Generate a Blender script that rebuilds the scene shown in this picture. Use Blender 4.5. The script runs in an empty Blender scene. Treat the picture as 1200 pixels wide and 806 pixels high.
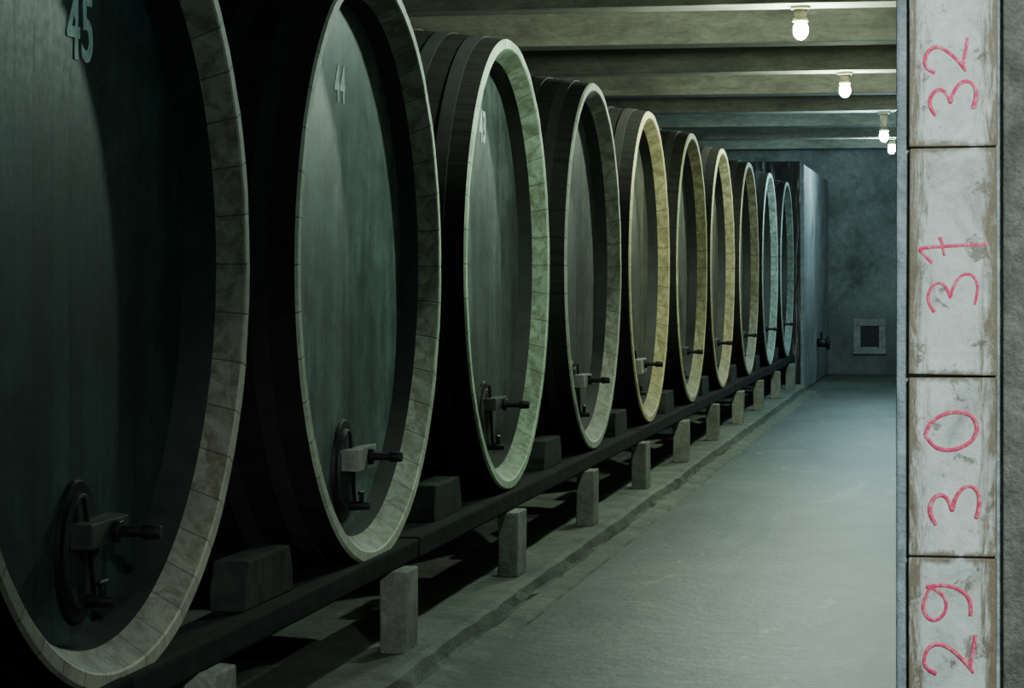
import bpy, bmesh, math, random
from mathutils import Vector, Matrix
random.seed(4)
C=bpy.context; SC=C.scene
CAMZ=1.9; F=2800.0
TH=math.atan(530/F)

# ---------------------------------------------------------------- helpers
def link(o,parent=None):
    SC.collection.objects.link(o)
    if parent: o.parent=parent
    return o
def empty(name,loc=(0,0,0)):
    e=bpy.data.objects.new(name,None); e.empty_display_size=.2; e.location=loc
    return link(e)
def mesh_obj(name,bm,mats,parent=None,loc=(0,0,0),smooth=False,bevel=0):
    bmesh.ops.recalc_face_normals(bm,faces=bm.faces)
    me=bpy.data.meshes.new(name); bm.to_mesh(me); bm.free()
    for m in mats: me.materials.append(m)
    if smooth:
        for p in me.polygons: p.use_smooth=True
    o=bpy.data.objects.new(name,me); o.location=loc; link(o,parent)
    if bevel:
        b=o.modifiers.new('bevel','BEVEL'); b.width=bevel; b.segments=2; b.limit_method='ANGLE'
    return o
def add_box(bm,a,b,mi=0,jit=0):
    vs=[]
    for z in (a[2],b[2]):
        for y in (a[1],b[1]):
            for x in (a[0],b[0]):
                vs.append(bm.verts.new((x+random.uniform(-jit,jit),y+random.uniform(-jit,jit),z+random.uniform(-jit,jit))))
    for q in ((0,1,3,2),(4,6,7,5),(0,4,5,1),(2,3,7,6),(0,2,6,4),(1,5,7,3)):
        f=bm.faces.new([vs[i] for i in q]); f.material_index=mi
def box(name,a,b,mat,parent=None,bevel=0,jit=0):
    bm=bmesh.new(); add_box(bm,a,b,0,jit)
    return mesh_obj(name,bm,[mat],parent,bevel=bevel)
def add_cyl(bm,p0,p1,r0,r1=None,seg=20,mi=0):
    r1=r0 if r1 is None else r1
    p0=Vector(p0);p1=Vector(p1);d=(p1-p0)
    q=d.to_track_quat('Z','Y')
    A=[];B=[]
    for i in range(seg):
        a=2*math.pi*i/seg; v=Vector((math.cos(a),math.sin(a),0))
        A.append(bm.verts.new(p0+q@(v*r0))); B.append(bm.verts.new(p1+q@(v*r1)))
    for i in range(seg):
        j=(i+1)%seg
        f=bm.faces.new((A[i],A[j],B[j],B[i])); f.material_index=mi; f.smooth=True
    f=bm.faces.new(A[::-1]); f.material_index=mi
    f=bm.faces.new(B); f.material_index=mi

# ---------------------------------------------------------------- materials
class NT:
    def __init__(s,name):
        s.m=bpy.data.materials.new(name); s.m.use_nodes=True
        s.t=s.m.node_tree; s.n=s.t.nodes; s.b=s.n['Principled BSDF']
    def add(s,t,**k):
        x=s.n.new(t)
        for a,v in k.items():
            if a.startswith('_'): x.inputs[a[1:].replace('_',' ')].default_value=v
            else: setattr(x,a,v)
        return x
    def l(s,a,b): s.t.links.new(a,b)
    def coords(s,scale=(1,1,1),kind='Object'):
        tc=s.add('ShaderNodeTexCoord'); mp=s.add('ShaderNodeMapping'); mp.inputs['Scale'].default_value=scale
        s.l(tc.outputs[kind],mp.inputs[0]); return mp.outputs[0]
    def noise(s,scale,co,detail=6,rough=.6,dist=0):
        x=s.add('ShaderNodeTexNoise'); x.inputs['Scale'].default_value=scale; x.inputs['Detail'].default_value=detail
        x.inputs['Roughness'].default_value=rough; x.inputs['Distortion'].default_value=dist
        s.l(co,x.inputs['Vector']); return x.outputs['Fac']
    def ramp(s,f,stops):
        r=s.add('ShaderNodeValToRGB'); e=r.color_ramp.elements
        while len(e)<len(stops): e.new(.5)
        for i,(p,c) in enumerate(stops):
            e[i].position=p; e[i].color=(c,c,c,1) if isinstance(c,(int,float)) else (*c,1)
        s.l(f,r.inputs[0]); return r.outputs[0]
    def mix(s,fac,a,b,mode='MIX'):
        x=s.add('ShaderNodeMix'); x.data_type='RGBA'; x.blend_type=mode
        for v,i in ((fac,0),(a,6),(b,7)):
            if isinstance(v,(int,float)): x.inputs[i].default_value=v
            elif isinstance(v,tuple): x.inputs[i].default_value=(*v,1)
            else: s.l(v,x.inputs[i])
        return x.outputs[2]
    def math(s,op,a,b=0):
        x=s.add('ShaderNodeMath'); x.operation=op
        for v,i in ((a,0),(b,1)):
            if isinstance(v,(int,float)): x.inputs[i].default_value=v
            else: s.l(v,x.inputs[i])
        return x.outputs[0]
    def bump(s,h,st=.3,d=.02):
        x=s.add('ShaderNodeBump'); x.inputs['Strength'].default_value=st; x.inputs['Distance'].default_value=d
        s.l(h,x.inputs['Height']); s.l(x.outputs[0],s.b.inputs['Normal'])
    def col(s,c):
        if isinstance(c,tuple): s.b.inputs['Base Color'].default_value=(*c,1)
        else: s.l(c,s.b.inputs['Base Color'])
    def rough(s,r):
        if isinstance(r,(int,float)): s.b.inputs['Roughness'].default_value=r
        else: s.l(r,s.b.inputs['Roughness'])

def sc(c,k): return tuple(v*k for v in c)
def m_concrete(name,c,var=.5,scale=1.5,bump=.4,rough=.85,stretch=(1,1,1),kind='Object',worn=False,grime=False):
    t=NT(name); co=t.coords(stretch,kind)
    n1=t.noise(scale,co,8,.62,.4); n2=t.noise(scale*14,co,6,.7)
    n4=t.noise(scale*3.7,co,8,.7,.8)
    c1=t.ramp(n1,[(.3,sc(c,1-var)),(.55,c),(.75,sc(c,1+var*.7))])
    c1=t.mix(.5,c1,t.ramp(n4,[(.36,.4),(.6,1.05)]),'MULTIPLY')
    c2=t.mix(.45,c1,t.ramp(n2,[(.35,.35),(.7,1.0)]),'MULTIPLY')
    if worn:   # pale scuffs and damp patches
        n5=t.noise(1.3,t.coords((1.0,.35,1)),10,.74,1.4)
        c2=t.mix(t.ramp(n5,[(.585,0.0),(.63,.5)]),c2,sc(c,2.1))
        n6=t.noise(.7,t.coords((1.6,.4,1)),8,.65,1.0)
        c2=t.mix(t.ramp(n6,[(.40,.75),(.52,0.0)]),c2,sc(c,.3))
    if grime:
        tc=t.add('ShaderNodeTexCoord'); sp=t.add('ShaderNodeSeparateXYZ'); t.l(tc.outputs['Object'],sp.inputs[0])
        e=t.math('ADD',t.math('MULTIPLY',sp.outputs[2],.55),t.math('MULTIPLY',n4,-.9))
        c2=t.mix(t.ramp(e,[(-.2,.6),(.35,0.0)]),c2,sc(c,.22))
    t.col(c2); t.rough(rough)
    t.bump(t.math('ADD',t.math('MULTIPLY',n1,.6),n2),bump,.03); return t.m
def m_simple(name,c,rough=.6,metal=0,var=.4,scale=12,spec=.5):
    t=NT(name); co=t.coords()
    n=t.noise(scale,co); t.col(t.ramp(n,[(.3,sc(c,1-var)),(.7,sc(c,1+var))]))
    t.b.inputs['Specular IOR Level'].default_value=spec
    t.rough(rough); t.b.inputs['Metallic'].default_value=metal; t.bump(n,.2,.01); return t.m
def m_emit(name,c,st):
    t=NT(name); t.col((.8,.8,.8)); t.b.inputs['Emission Color'].default_value=(*c,1); t.b.inputs['Emission Strength'].default_value=st
    return t.m

NST=44
def stave_lines(t,width=.03,n=NST):
    uv=t.add('ShaderNodeUVMap'); uv.uv_map='UVMap'
    sp=t.add('ShaderNodeSeparateXYZ'); t.l(uv.outputs[0],sp.inputs[0])
    u=t.math('MULTIPLY',sp.outputs[0],n)
    fr=t.math('FRACT',u); d=t.math('ABSOLUTE',t.math('SUBTRACT',fr,.5))   # .5 at joints
    line=t.ramp(d,[(.5-width,0.0),(.5-width*.4,1.0)])
    idx=t.math('FLOOR',u)
    wn=t.add('ShaderNodeTexWhiteNoise'); wn.noise_dimensions='1D'; t.l(idx,wn.inputs['W'])
    return line,wn.outputs['Value'],sp.outputs[1]
def m_rim(i,c,bevelled):
    t=NT('rim_%s_%d'%('bevel' if bevelled else 'edge',i)); line,rnd,v=stave_lines(t,.022)
    co=t.coords(); n=t.noise(3.2+i*.3,co,9,.7,.8); n2=t.noise(38,co,5,.7); n3=t.noise(9,co,8,.7,1.0)
    base=t.ramp(n,[(.32,sc(c,.6)),(.5,c),(.70,sc(c,1.25))])
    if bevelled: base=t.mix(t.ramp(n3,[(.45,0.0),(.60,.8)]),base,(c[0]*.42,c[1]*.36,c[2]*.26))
    base=t.mix(.4,base,t.ramp(rnd,[(0,.65),(1,1.05)]),'MULTIPLY')
    base=t.mix(.5,base,t.ramp(n2,[(.3,.45),(.7,1.)]),'MULTIPLY')
    base=t.mix(t.math('MULTIPLY',line,.75),base,(.03,.025,.018))
    t.col(base); t.rough(.7)
    t.bump(t.math('SUBTRACT',n2,line),.3,.008); return t.m
def m_body():
    t=NT('dark_stave_wood'); line,rnd,v=stave_lines(t,.03)
    co=t.coords((.6,6,6)); n=t.noise(3,co,8,.6)
    c=t.ramp(n,[(.3,(.008,.008,.006)),(.7,(.028,.025,.019))])
    c=t.mix(.4,c,t.ramp(rnd,[(0,.6),(1,1.1)]),'MULTIPLY')
    c=t.mix(t.math('MULTIPLY',line,.5),c,(.004,.004,.004)); t.col(c); t.rough(.8)
    t.b.inputs['Specular IOR Level'].default_value=.2
    t.bump(t.math('SUBTRACT',n,t.math('MULTIPLY',line,.5)),.3,.008); return t.m
def m_head(i,c):
    t=NT('head_paint_%d'%i); tc=t.add('ShaderNodeTexCoord'); sp=t.add('ShaderNodeSeparateXYZ')
    t.l(tc.outputs['Object'],sp.inputs[0])
    u=t.math('MULTIPLY',t.math('ADD',sp.outputs[1],3+i*.03),6.5)
    fr=t.math('FRACT',u); d=t.math('ABSOLUTE',t.math('SUBTRACT',fr,.5))
    line=t.ramp(d,[(.478,0.0),(.495,1.0)])
    wn=t.add('ShaderNodeTexWhiteNoise'); wn.noise_dimensions='1D'; t.l(t.math('FLOOR',u),wn.inputs['W'])
    mp=t.add('ShaderNodeMapping'); mp.inputs['Scale'].default_value=(1,5,.5); mp.inputs['Location'].default_value=(0,i*3.1,i*1.7)
    t.l(tc.outputs['Object'],mp.inputs[0]); n=t.noise(1.6,mp.outputs[0],8,.65,.5)
    mp2=t.add('ShaderNodeMapping'); mp2.inputs['Location'].default_value=(0,i*2.1,i); t.l(tc.outputs['Object'],mp2.inputs[0])
    n2=t.noise(1.3,mp2.outputs[0],7,.6,.8); n3=t.noise(30,mp2.outputs[0],5,.7); n4=t.noise(6,mp2.outputs[0],8,.7,.5)
    b=t.ramp(n,[(.3,sc(c,.55)),(.5,c),(.75,sc(c,1.5))])
    b=t.mix(.7,b,t.ramp(n2,[(.38,.35),(.62,1.2)]),'MULTIPLY')
    b=t.mix(.55,b,t.ramp(n4,[(.40,.45),(.60,1.15)]),'MULTIPLY')
    b=t.mix(.5,b,t.ramp(wn.outputs['Value'],[(0,.6),(1,1.15)]),'MULTIPLY')
    b=t.mix(t.math('MULTIPLY',line,.35),b,sc(c,.15))
    t.col(b); t.rough(t.ramp(n3,[(.3,.42),(.7,.62)]))
    t.bump(t.math('SUBTRACT',t.math('MULTIPLY',n,.4),line),.25,.005); return t.m

M_BODY=m_body()
M_HOOP=m_simple('hoop_iron',(.018,.016,.013),.85,.0)
M_IRON=m_simple('dark_iron',(.014,.013,.012),.55,.5)
M_BLOCKW=m_simple('crossbar_wood',(.20,.20,.165),.7,0,.6,9)
M_BLOCKD=m_simple('crossbar_dark_wood',(.04,.04,.034),.7,0,.6,9)
M_DOOR=m_simple('door_wood',(.022,.022,.019),.6)
M_STENCIL=m_simple('stencil_paint',(.60,.70,.62),.7,0,.35,40)
M_FLOOR=m_concrete('floor_concrete',(.105,.118,.092),.45,.8,.3,.52,worn=True)
M_CURB=m_concrete('curb_concrete',(.19,.205,.155),.5,2.5,.6,.8)
M_LEG=m_concrete('pier_concrete',(.34,.35,.28),.4,4,.5,.85)
M_BEAMW=m_simple('sleeper_wood',(.012,.012,.010),.95,0,.6,6,.12)
M_WEDGE=m_simple('chock_wood',(.030,.032,.027),.95,0,.5,8,.15)
M_CEIL=m_concrete('ceiling_concrete',(.27,.26,.205),.5,.8,.35,.9,(1,3,3))
M_WALL=m_concrete('wall_concrete',(.24,.26,.24),.7,.9,.9,.9,grime=True)
M_HF=m_concrete('hatch_frame_plaster',(.33,.34,.31),.4,3,.5,.9)
M_TANK=m_concrete('tank_concrete',(.34,.355,.36),.5,1.4,.4,.6)
M_COL=m_concrete('column_concrete',(.48,.56,.60),.5,5,.5,.8)
def m_tankd():
    t=NT('tank_dark_streaked'); co=t.coords((6,1,.35)); n=t.noise(2.2,co,8,.7,.8); n2=t.noise(12,t.coords(),6,.7)
    b=t.ramp(n,[(.40,(.012,.011,.009)),(.55,(.035,.030,.025)),(.63,(.36,.35,.33))])
    b=t.mix(.5,b,t.ramp(n2,[(.35,.3),(.65,1.1)]),'MULTIPLY'); t.col(b); t.rough(.8); t.bump(n2,.8,.03); return t.m
M_TANKD=m_tankd()

# ---------------------------------------------------------------- room
X0,X1,Y0,Y1,ZC=-6.6,3.2,-3.0,45.0,4.45
box('floor',(X0-.2,Y0-.2,-.15),(X1+.2,Y1+.2,0),M_FLOOR)
box('ceiling',(X0-.2,Y0-.2,ZC),(X1+.2,Y1+.2,ZC+.15),M_CEIL)
box('wall_left',(X0-.2,Y0-.2,0),(X0,Y1+.2,ZC),M_WALL)
box('wall_right',(X1,Y0-.2,0),(X1+.2,Y1+.2,ZC),M_WALL)
box('wall_back',(X0,Y1,0),(X1,Y1+.2,ZC),M_WALL)
box('wall_front',(X0,Y0-.2,0),(X1,Y0,ZC),M_WALL)
for k in range(-6,8):
    y=19.65+3.3*k
    if y<Y0: continue
    box('ceiling_beam',(X0,y,4.1),(X1,y+.42,ZC),M_CEIL,bevel=.015)

# curb the casks stand on
bm=bmesh.new()
prof=[(X0+.01,0),(X0+.01,.12),(-2.50,.12),(-2.465,.108),(-2.45,.05),(-2.44,.03),(-2.32,.014),(-2.305,0.0)]
ys=[Y0+.01+i*.25 for i in range(0,165)]+[38.1]
rows=[]
o=0
for y in ys:
    o=o*.8+random.uniform(-.007,.007)
    rows.append([bm.verts.new((p[0]+(o+random.uniform(-.006,.006) if j>1 else 0),y,p[1]+(random.uniform(-.008,.004) if 1<j<6 else 0))) for j,p in enumerate(prof)])
for a,b in zip(rows,rows[1:]):
    for j in range(len(prof)-1): bm.faces.new((a[j],a[j+1],b[j+1],b[j]))
mesh_obj('curb_plinth',bm,[M_CURB])

# ---------------------------------------------------------------- sleepers / piers / chocks
rack=empty('cask_cradle')
bm=bmesh.new()
y=5.11
while y<37.5:
    for xx in (-2.56,-5.2):
        add_box(bm,(xx-.125,y,.115),(xx,y+.26,.50),0,.006)
    y+=2.87
mesh_obj('pier_blocks',bm,[M_LEG],rack,bevel=.01)
bm=bmesh.new()
for xx in (-2.62,-5.2):
    y=3.2
    while y<37.5:
        L=min(4.1,37.9-y); add_box(bm,(xx-.22,y,.50),(xx,y+L-.01,.603),0,.004); y+=4.1
mesh_obj('sleeper_beams',bm,[M_BEAMW],rack,bevel=.012)

YC=[7.33,10.69,13.99,17.3,20.45,23.7,26.75,30.1,33.4,36.65]
bm=bmesh.new()
edges=[YC[0]-3.3]+YC
for a,b in zip(edges,edges[1:]):
    for xx in (-2.70,-5.2):
        m=(a+b)/2+.10
        vs=[]
        for x in (xx-.14,xx):
            vs.append([bm.verts.new((x,p[0],p[1])) for p in ((m-.34,.60),(m+.34,.60),(m+.34,.68),(m+.29,.79),(m-.29,.79),(m-.34,.68))])
        n=6
        bm.faces.new(vs[0]); bm.faces.new(vs[1][::-1])
        for i in range(n): bm.faces.new((vs[0][i],vs[0][(i+1)%n],vs[1][(i+1)%n],vs[1][i]))
mesh_obj('chock_blocks',bm,[M_WEDGE],rack,bevel=.008)

# ---------------------------------------------------------------- casks
def lathe(bm,prof,seg,mats,jit=None):
    uvl=bm.loops.layers.uv.get('UVMap') or bm.loops.layers.uv.new('UVMap')
    rings=[]
    for k,(d,r) in enumerate(prof):
        ring=[]
        for i in range(seg):
            a=2*math.pi*i/seg
            dd=d+(jit[i] if jit and k in jit['k'] else 0) if isinstance(jit,dict) else d
            ring.append(bm.verts.new((-dd,r*math.sin(a),r*math.cos(a))))
        rings.append(ring)
    for k in range(len(prof)-1):
        for i in range(seg):
            j=(i+1)%seg
            f=bm.faces.new((rings[k][i],rings[k][j],rings[k+1][j],rings[k+1][i])); f.material_index=mats[k]; f.smooth=True
            us=(i/seg,(i+1)/seg,(i+1)/seg,i/seg); vv=(k,k,k+1,k+1)
            for l,u,v in zip(f.loops,us,vv): l[uvl].uv=(u,v*.1)
    return rings
def bulge(d,L=3.1,r=1.335): return r+.13*math.sin(math.pi*min(max(d/L,0),1))
rimc=[(.40,.37,.28),(.48,.51,.38),(.50,.60,.42),(.45,.48,.37),(.60,.53,.27),(.54,.50,.28),(.54,.49,.29),(.49,.46,.31),(.40,.49,.41),(.37,.46,.41)]
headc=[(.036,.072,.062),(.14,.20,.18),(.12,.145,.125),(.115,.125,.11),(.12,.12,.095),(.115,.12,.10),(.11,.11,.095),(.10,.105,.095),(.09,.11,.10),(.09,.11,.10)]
nums=['45','44','43']
SEG=NST*3
for ci,yc in enumerate(YC):
    HD=.225 if ci==0 else .185
    P=empty('wine_cask',(-2.65,yc,1.945))
    if ci<2:
        P.scale=(1.0,1.015,1.02); P.location.z=1.93
    L=3.1
    # staves
    bm=bmesh.new(); body=[(L,1.20)]+[(L,1.335)]+[(L-.31*i/1.0,bulge(L-.31*i)) for i in range(1,10)]
    body+= [(.10,bulge(.10)),(.012,1.338),(0,1.328),(0,1.285),(.006,1.278),(.095,1.214),(.25,1.205)]
    n=len(body); mats=[0]*(n-1)
    mats[n-6]=1; mats[n-5]=1; mats[n-4]=1; mats[n-3]=2; mats[n-2]=3
    rs=random.Random(ci*7+1); offs=[rs.uniform(-.0012,.0012) for _ in range(NST)]
    jit={'k':{n-5,n-4,n-3}}
    for i in range(SEG): jit[i]=offs[i//3]
    lathe(bm,body,SEG,mats,jit)
    c=rimc[ci]
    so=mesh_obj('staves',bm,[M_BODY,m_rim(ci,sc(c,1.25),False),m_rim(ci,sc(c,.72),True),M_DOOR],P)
    so.data.set_sharp_from_angle(angle=math.radians(25))
    # hoops
    bm=bmesh.new()
    for d in (.16,.36,.58,.95,2.15,2.52,2.74,2.94):
        w=.075
        pr=[(d-w/2,bulge(d-w/2)-.005),(d-w/2,bulge(d-w/2)+.008),(d+w/2,bulge(d+w/2)+.008),(d+w/2,bulge(d+w/2)-.005)]
        lathe(bm,pr,SEG,[0]*3)
    ho=mesh_obj('hoops',bm,[M_HOOP],P); ho.data.set_sharp_from_angle(angle=math.radians(30))
    # heads (front, rear)
    bm=bmesh.new()
    for d in (HD,L-.06):
        fr=[bm.verts.new((-d,1.209*math.sin(a),1.209*math.cos(a))) for a in [2*math.pi*i/SEG for i in range(SEG)]]
        bk=[bm.verts.new((v.co.x-.05,v.co.y,v.co.z)) for v in fr]
        bm.faces.new(fr); bm.faces.new(bk[::-1])
        for i in range(SEG): bm.faces.new((fr[i],fr[(i+1)%SEG],bk[(i+1)%SEG],bk[i]))
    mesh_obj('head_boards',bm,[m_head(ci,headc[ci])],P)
    # manhole door with crossbar, bolt, tap
    bm=bmesh.new(); hx=-HD; zc=-.95; tilt=rs.uniform(-.03,.03); y0=.20 if ci==0 else .12
    def oval(x0,x1,ry,rz,mi,z=zc,y=0,seg=36):
        A=[bm.verts.new((x0,y+ry*math.sin(2*math.pi*i/seg),z+rz*math.cos(2*math.pi*i/seg))) for i in range(seg)]
        B=[bm.verts.new((x1,y+ry*.96*math.sin(2*math.pi*i/seg),z+rz*.96*math.cos(2*math.pi*i/seg))) for i in range(seg)]
        for i in range(seg):
            f=bm.faces.new((A[i],A[(i+1)%seg],B[(i+1)%seg],B[i])); f.material_index=mi
        f=bm.faces.new(B); f.material_index=mi; f=bm.faces.new(A[::-1]); f.material_index=mi
    oc=y0-.08
    oval(hx-.01,hx+.018,.185,.24,0,zc+.02,oc)
    oval(hx,hx+.034,.145,.195,1,zc+.02,oc)
    wood=2 if ci in (1,3,4) else 3
    zb=-.87 if ci<2 else -.84
    add_box(bm,(hx+.03,y0-.20,zb-.05+tilt),(hx+.11,y0+.14,zb+.045),wood,.006)
    add_cyl(bm,(hx+.03,y0,zb),(hx+.25,y0,zb),.018,.018,12,0)
    add_cyl(bm,(hx+.11,y0,zb),(hx+.135,y0,zb),.04,.04,6,0)
    add_cyl(bm,(hx+.21,y0,zb),(hx+.27,y0,zb),.026,.022,12,0)
    # tie rod along the door
    add_cyl(bm,(hx+.05,y0-.12,zb+.12),(hx+.05,y0-.02,zb-.24),.009,.009,8,0)
    # lower tap
    yt=y0-.06; zt=-1.09
    add_cyl(bm,(hx,yt,zt),(hx+.13,yt,zt),.024,.018,12,0)
    add_cyl(bm,(hx+.09,yt,zt+.02),(hx+.09,yt,zt+.06),.012,.012,8,0)
    add_cyl(bm,(hx+.09,yt-.04,zt+.06),(hx+.09,yt+.04,zt+.06),.010,.010,8,0)
    mesh_obj('manhole_door_and_tap',bm,[M_IRON,M_DOOR,M_BLOCKW,M_BLOCKD],P,bevel=.004)
    if ci<3:
        cu=bpy.data.curves.new('n','FONT'); cu.body=nums[ci]; cu.size=(.31,.24,.26)[ci]; cu.align_x='CENTER'; cu.align_y='CENTER'
        cu.extrude=.0015; cu.offset=.005; cu.space_character=1.08
        o=bpy.data.objects.new('tmp',cu); SC.collection.objects.link(o)
        dg=C.evaluated_depsgraph_get(); dg.update()
        me=bpy.data.meshes.new_from_object(o.evaluated_get(dg)); bpy.data.objects.remove(o)
        me.materials.clear(); me.materials.append(M_STENCIL)
        t=bpy.data.objects.new('stencilled_number',me); link(t,P)
        # text x -> +Y, text y -> +Z, normal -> +X
        t.matrix_local=Matrix(((0,0,1,hx+.002),(.74,0,0,(.17,.0,.03)[ci]),(0,1.0,0,(.755,.815,.815)[ci]),(0,0,0,1)))

# ---------------------------------------------------------------- tank at the end of the row
T=empty('concrete_tank')
box('tank_body',(-5.2,38.22,0),(-2.5,44.98,3.62),M_TANK,T,bevel=.03)
box('tank_end_cladding',(-5.2,38.13,0),(-2.56,38.24,3.66),M_TANKD,T,bevel=.02,jit=.01)
bm=bmesh.new()
add_cyl(bm,(-2.52,41.5,.68),(-2.3,41.5,.68),.07,.07,20)
add_cyl(bm,(-2.33,41.5,.68),(-2.28,41.5,.68),.11,.11,20)
add_cyl(bm,(-2.42,41.5,.68),(-2.42,41.5,.86),.025,.025,12)
add_cyl(bm,(-2.42,41.38,.86),(-2.42,41.62,.86),.02,.02,12)
mesh_obj('outlet_valve',bm,[M_IRON],T)

# niche hatch in the back wall
N=empty('wall_hatch')
bm=bmesh.new()
x0,x1=-2.03,-1.43; z0,z1=.38,1.03
fw=.13
yb=Y1
for a,b in (((x0,yb-.07,z0),(x1,yb,z0+fw)),((x0,yb-.07,z1-fw),(x1,yb,z1)),((x0,yb-.07,z0+fw),(x0+fw,yb,z1-fw)),((x1-fw,yb-.07,z0+fw),(x1,yb,z1-fw))):
    add_box(bm,a,b)
mesh_obj('hatch_frame',bm,[M_HF],N,bevel=.01)
box('hatch_panel',(x0+fw,yb-.02,z0+fw),(x1-fw,yb,z1-fw),M_IRON,N)
bm=bmesh.new()
for i in range(4): add_box(bm,(x0+fw+.03+.08*i,yb-.045,z0+fw),(x0+fw+.045+.08*i,yb-.03,z1-fw))
mesh_obj('hatch_grille',bm,[M_HOOP],N)

# ---------------------------------------------------------------- column with plaques
cuts=[0.0,.50,.93,1.314,1.686,2.158,2.62,3.1,3.6,4.1]
def m_plaque():
    t=NT('plaque_white_paint'); co=t.coords()
    n=t.noise(6,co,9,.7,.6); n2=t.noise(45,co,6,.7)
    b=t.ramp(n,[(.33,(.34,.36,.33)),(.47,(.60,.65,.63)),(.7,(.80,.85,.84))])
    tc=t.add('ShaderNodeTexCoord'); sp=t.add('ShaderNodeSeparateXYZ'); t.l(tc.outputs['Object'],sp.inputs[0])
    # rusty runs, strongest near the vertical edges
    cx=t.math('ABSOLUTE',t.math('ADD',sp.outputs[0],.023))           # 0 centre .. .089 edge
    mp=t.coords((7,1,.9)); n3=t.noise(6,mp,9,.78,1.0)
    e=t.math('ADD',t.math('MULTIPLY',cx,5.2),n3)
    b=t.mix(t.ramp(e,[(.76,0.0),(.92,.9)]),b,(.17,.115,.06))
    # blotches and chips
    n5=t.noise(13,co,10,.75,.4)
    b=t.mix(t.ramp(n5,[(.57,0.0),(.62,.8)]),b,(.16,.13,.09))
    # right edge crumbled paint
    e2=t.math('ADD',t.math('MULTIPLY',sp.outputs[0],9),t.math('MULTIPLY',n5,1.3))
    b=t.mix(t.ramp(e2,[(1.08,0.0),(1.14,.85)]),b,(.10,.09,.08))
    # dirt gathered at every seam
    prev=None
    for cz in cuts[1:-1]:
        dd=t.math('ABSOLUTE',t.math('SUBTRACT',sp.outputs[2],cz))
        prev=dd if prev is None else t.math('MINIMUM',prev,dd)
    s_=t.math('ADD',t.math('MULTIPLY',prev,-12),n5)
    b=t.mix(t.ramp(s_,[(.32,0.0),(.46,.85)]),b,(.18,.13,.08))
    b=t.mix(.35,b,t.ramp(n2,[(.3,.55),(.6,1.)]),'MULTIPLY')
    t.col(b); t.rough(.6); t.bump(t.math('ADD',n,n2),.4,.008); return t.m
M_PL=m_plaque()
def m_red():
    t=NT('red_chalk'); n=t.noise(70,t.coords(),7,.7)
    t.col(t.ramp(n,[(.38,(.75,.34,.40)),(.5,(.80,.10,.20)),(.7,(.68,.04,.13))])); t.rough(.9)
    t.b.inputs['Specular IOR Level'].default_value=.1; return t.m
M_RED=m_red()
COL=empty('numbered_column')
YF=5.0
box('shaft',(-.139,YF+.02,0),(.30,YF+.42,4.1),M_COL,COL,bevel=.006)
box('side_rib',(.078,YF-.004,0),(.30,YF+.03,4.1),m_concrete('rib_concrete',(.28,.285,.25),.6,6,.6,.8),COL,bevel=.004)
bm=bmesh.new()
for a,b in zip(cuts,cuts[1:]):
    add_box(bm,(-.112,YF,a+.0025),(.066,YF+.03,b-.0025),0,.0018)
mesh_obj('white_plaques',bm,[M_PL],COL,bevel=.003)
S=YF*math.cos(TH)
def px2face(px,py):
    a=math.atan((px-600)/F)-TH
    x=YF*math.tan(a); s=YF*math.cos(TH)-x*math.sin(TH)
    return x, CAMZ+(319-py)*s/F
G={'3':[[(.02,.82),(.22,1.0),(.48,.92),(.52,.72),(.36,.58),(.20,.53),(.42,.50),(.62,.34),(.60,.12),(.35,-.02),(.08,.06)]],
   '2':[[(.06,.72),(.14,.94),(.36,1.0),(.55,.86),(.54,.62),(.36,.34),(.12,.08),(.02,.0),(.14,.10),(.38,.04),(.66,.02)]],
   '1':[[(.0,.68),(.14,.80),(.32,1.0),(.31,.6),(.30,.2),(.26,-.42)],[(.12,.44),(.30,.48),(.50,.56)]],
   '0':[[(.34,1.0),(.10,.86),(.0,.5),(.10,.12),(.34,0),(.58,.14),(.66,.5),(.56,.86),(.34,1.0),(.26,.97)]],
   '9':[[(.58,.84),(.36,1.0),(.10,.90),(.02,.68),(.18,.50),(.42,.54),(.58,.80),(.60,.96),(.62,.6),(.52,.25),(.30,.02),(.08,.04)]]}
def digit(ch,cx,cy,hpx=58,wpx=66):
    # glyph turned 90 deg counter-clockwise: reads from bottom to top
    fx,fz=px2face(cx,cy); k=S/F
    out=[]
    for st in G[ch]:
        pts=[]
        for gx,gy in st:
            u=(gx-.32)*wpx*k; v=(gy-.5)*hpx*k
            pts.append((fx-v+.06*u, YF+.0030, fz+u+.10*-v))
        out.append(pts)
    return out
def writing(name,items):
    cu=bpy.data.curves.new(name,'CURVE'); cu.dimensions='3D'; cu.bevel_depth=.0052; cu.bevel_resolution=3; cu.resolution_u=8
    for it in items:
        for pts in digit(*it):
            sp=cu.splines.new('NURBS'); sp.points.add(len(pts)-1)
            for p,q in zip(sp.points,pts): p.co=(*q,1); p.radius=random.uniform(.86,1.08)
            sp.use_endpoint_u=True; sp.order_u=3
    cu.materials.append(M_RED)
    o=bpy.data.objects.new(name,cu); link(o,COL)
writing('handwritten_32',[('3',1116,115,56,62),('2',1108,68,50,62)])
writing('handwritten_31',[('3',1116,343,60,70),('1',1104,288,58,60)])
writing('handwritten_30',[('3',1118,592,60,72),('0',1115,506,62,72)])
writing('handwritten_29',[('2',1112,770,60,72),('9',1110,706,60,72)])
for y in (15.0,25.0,35.0):
    bm=bmesh.new(); add_box(bm,(.0,y,0),(.34,y+.4,4.1)); add_box(bm,(-.03,y-.03,0),(.37,y+.43,.25))
    mesh_obj('concrete_column',bm,[M_WALL],None,bevel=.01)

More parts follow.
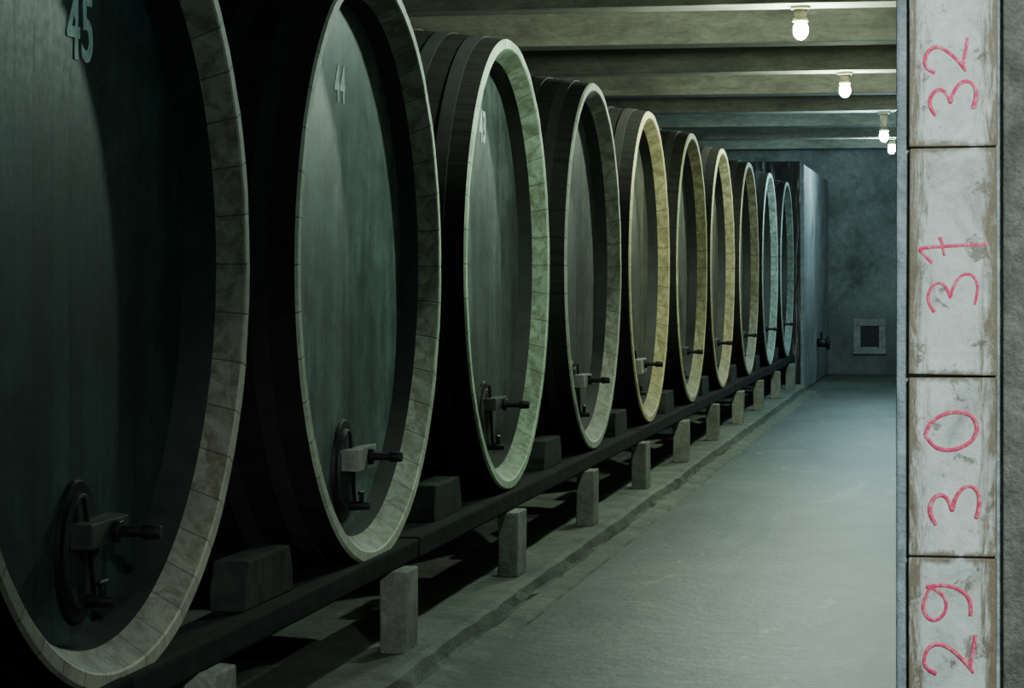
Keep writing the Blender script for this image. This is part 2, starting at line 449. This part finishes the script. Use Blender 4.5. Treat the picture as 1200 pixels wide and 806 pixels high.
# ---------------------------------------------------------------- lamps
M_CER=m_simple('lamp_ceramic',(.42,.36,.24),.4,0,.2)
def lamp(x,y,z,W,col,zt=4.1):
    P=empty('ceiling_lamp',(x,y,0)); 
    bm=bmesh.new()
    add_cyl(bm,(0,0,zt),(0,0,zt-.03),.085,.08,24)
    add_cyl(bm,(0,0,zt-.03),(0,0,z+.08),.055,.045,24)
    add_cyl(bm,(0,0,z+.10),(0,0,z+.07),.062,.062,24)
    mesh_obj('socket',bm,[M_CER],P)
    r=.062
    bm=bmesh.new(); bmesh.ops.create_uvsphere(bm,u_segments=16,v_segments=10,radius=r)
    for v in bm.verts:
        v.co.z=v.co.z*1.25+z
    A=4*math.pi*r*r*1.15
    mesh_obj('bulb',bm,[m_emit('bulb_glow',col,W/(math.pi*A))],P,smooth=True)
COOL=(.78,1.0,.78); CY=(.55,.92,1.0)
lamp(-1.33,19.86,3.90,370,COOL)
lamp(-1.29,26.5,3.90,350,COOL)
lamp(-1.08,33.1,3.76,310,CY)
lamp(-1.17,39.7,3.92,290,CY)
lamp(-1.3,13.26,3.90,230,(.72,1.0,.84))
lamp(-1.3,6.66,3.90,26,CY)
lamp(1.0,.06,3.90,125,(.72,1.0,.88))  # unseen fill lamp near the camera, added to lift the near end
# unseen fill spot with a housing, added to brighten the numbered column
FILL=empty('added_fill_spot',(1.2,1.4,3.7))
bm=bmesh.new()
d=(Vector((0.02,YF,1.75))-Vector((1.2,1.4,3.7))).normalized()
add_cyl(bm,-d*.16,-d*.02,.05,.10,24); add_cyl(bm,(0,0,.75),-d*.10,.012,.012,8)
mesh_obj('fill_spot_housing',bm,[M_HOOP],FILL)
sp=bpy.data.lights.new('fill_spot_beam','SPOT'); sp.energy=760; sp.color=(.86,1.0,.97); sp.spot_size=math.radians(36); sp.spot_blend=.6; sp.shadow_soft_size=.06
so=bpy.data.objects.new('fill_spot_beam',sp); link(so,FILL); so.rotation_euler=d.to_track_quat('-Z','Y').to_euler()

w=bpy.data.worlds.new('world'); SC.world=w; w.use_nodes=True
w.node_tree.nodes['Background'].inputs[0].default_value=(.02,.03,.03,1)

# ---------------------------------------------------------------- camera
cam=bpy.data.cameras.new('camera'); co=bpy.data.objects.new('camera',cam); link(co)
co.location=(0,0,CAMZ); co.rotation_euler=(math.pi/2,0,TH)
cam.sensor_width=36; cam.lens=F/1200*36; cam.shift_y=-84/1200; cam.clip_start=.05; cam.clip_end=200
SC.camera=co
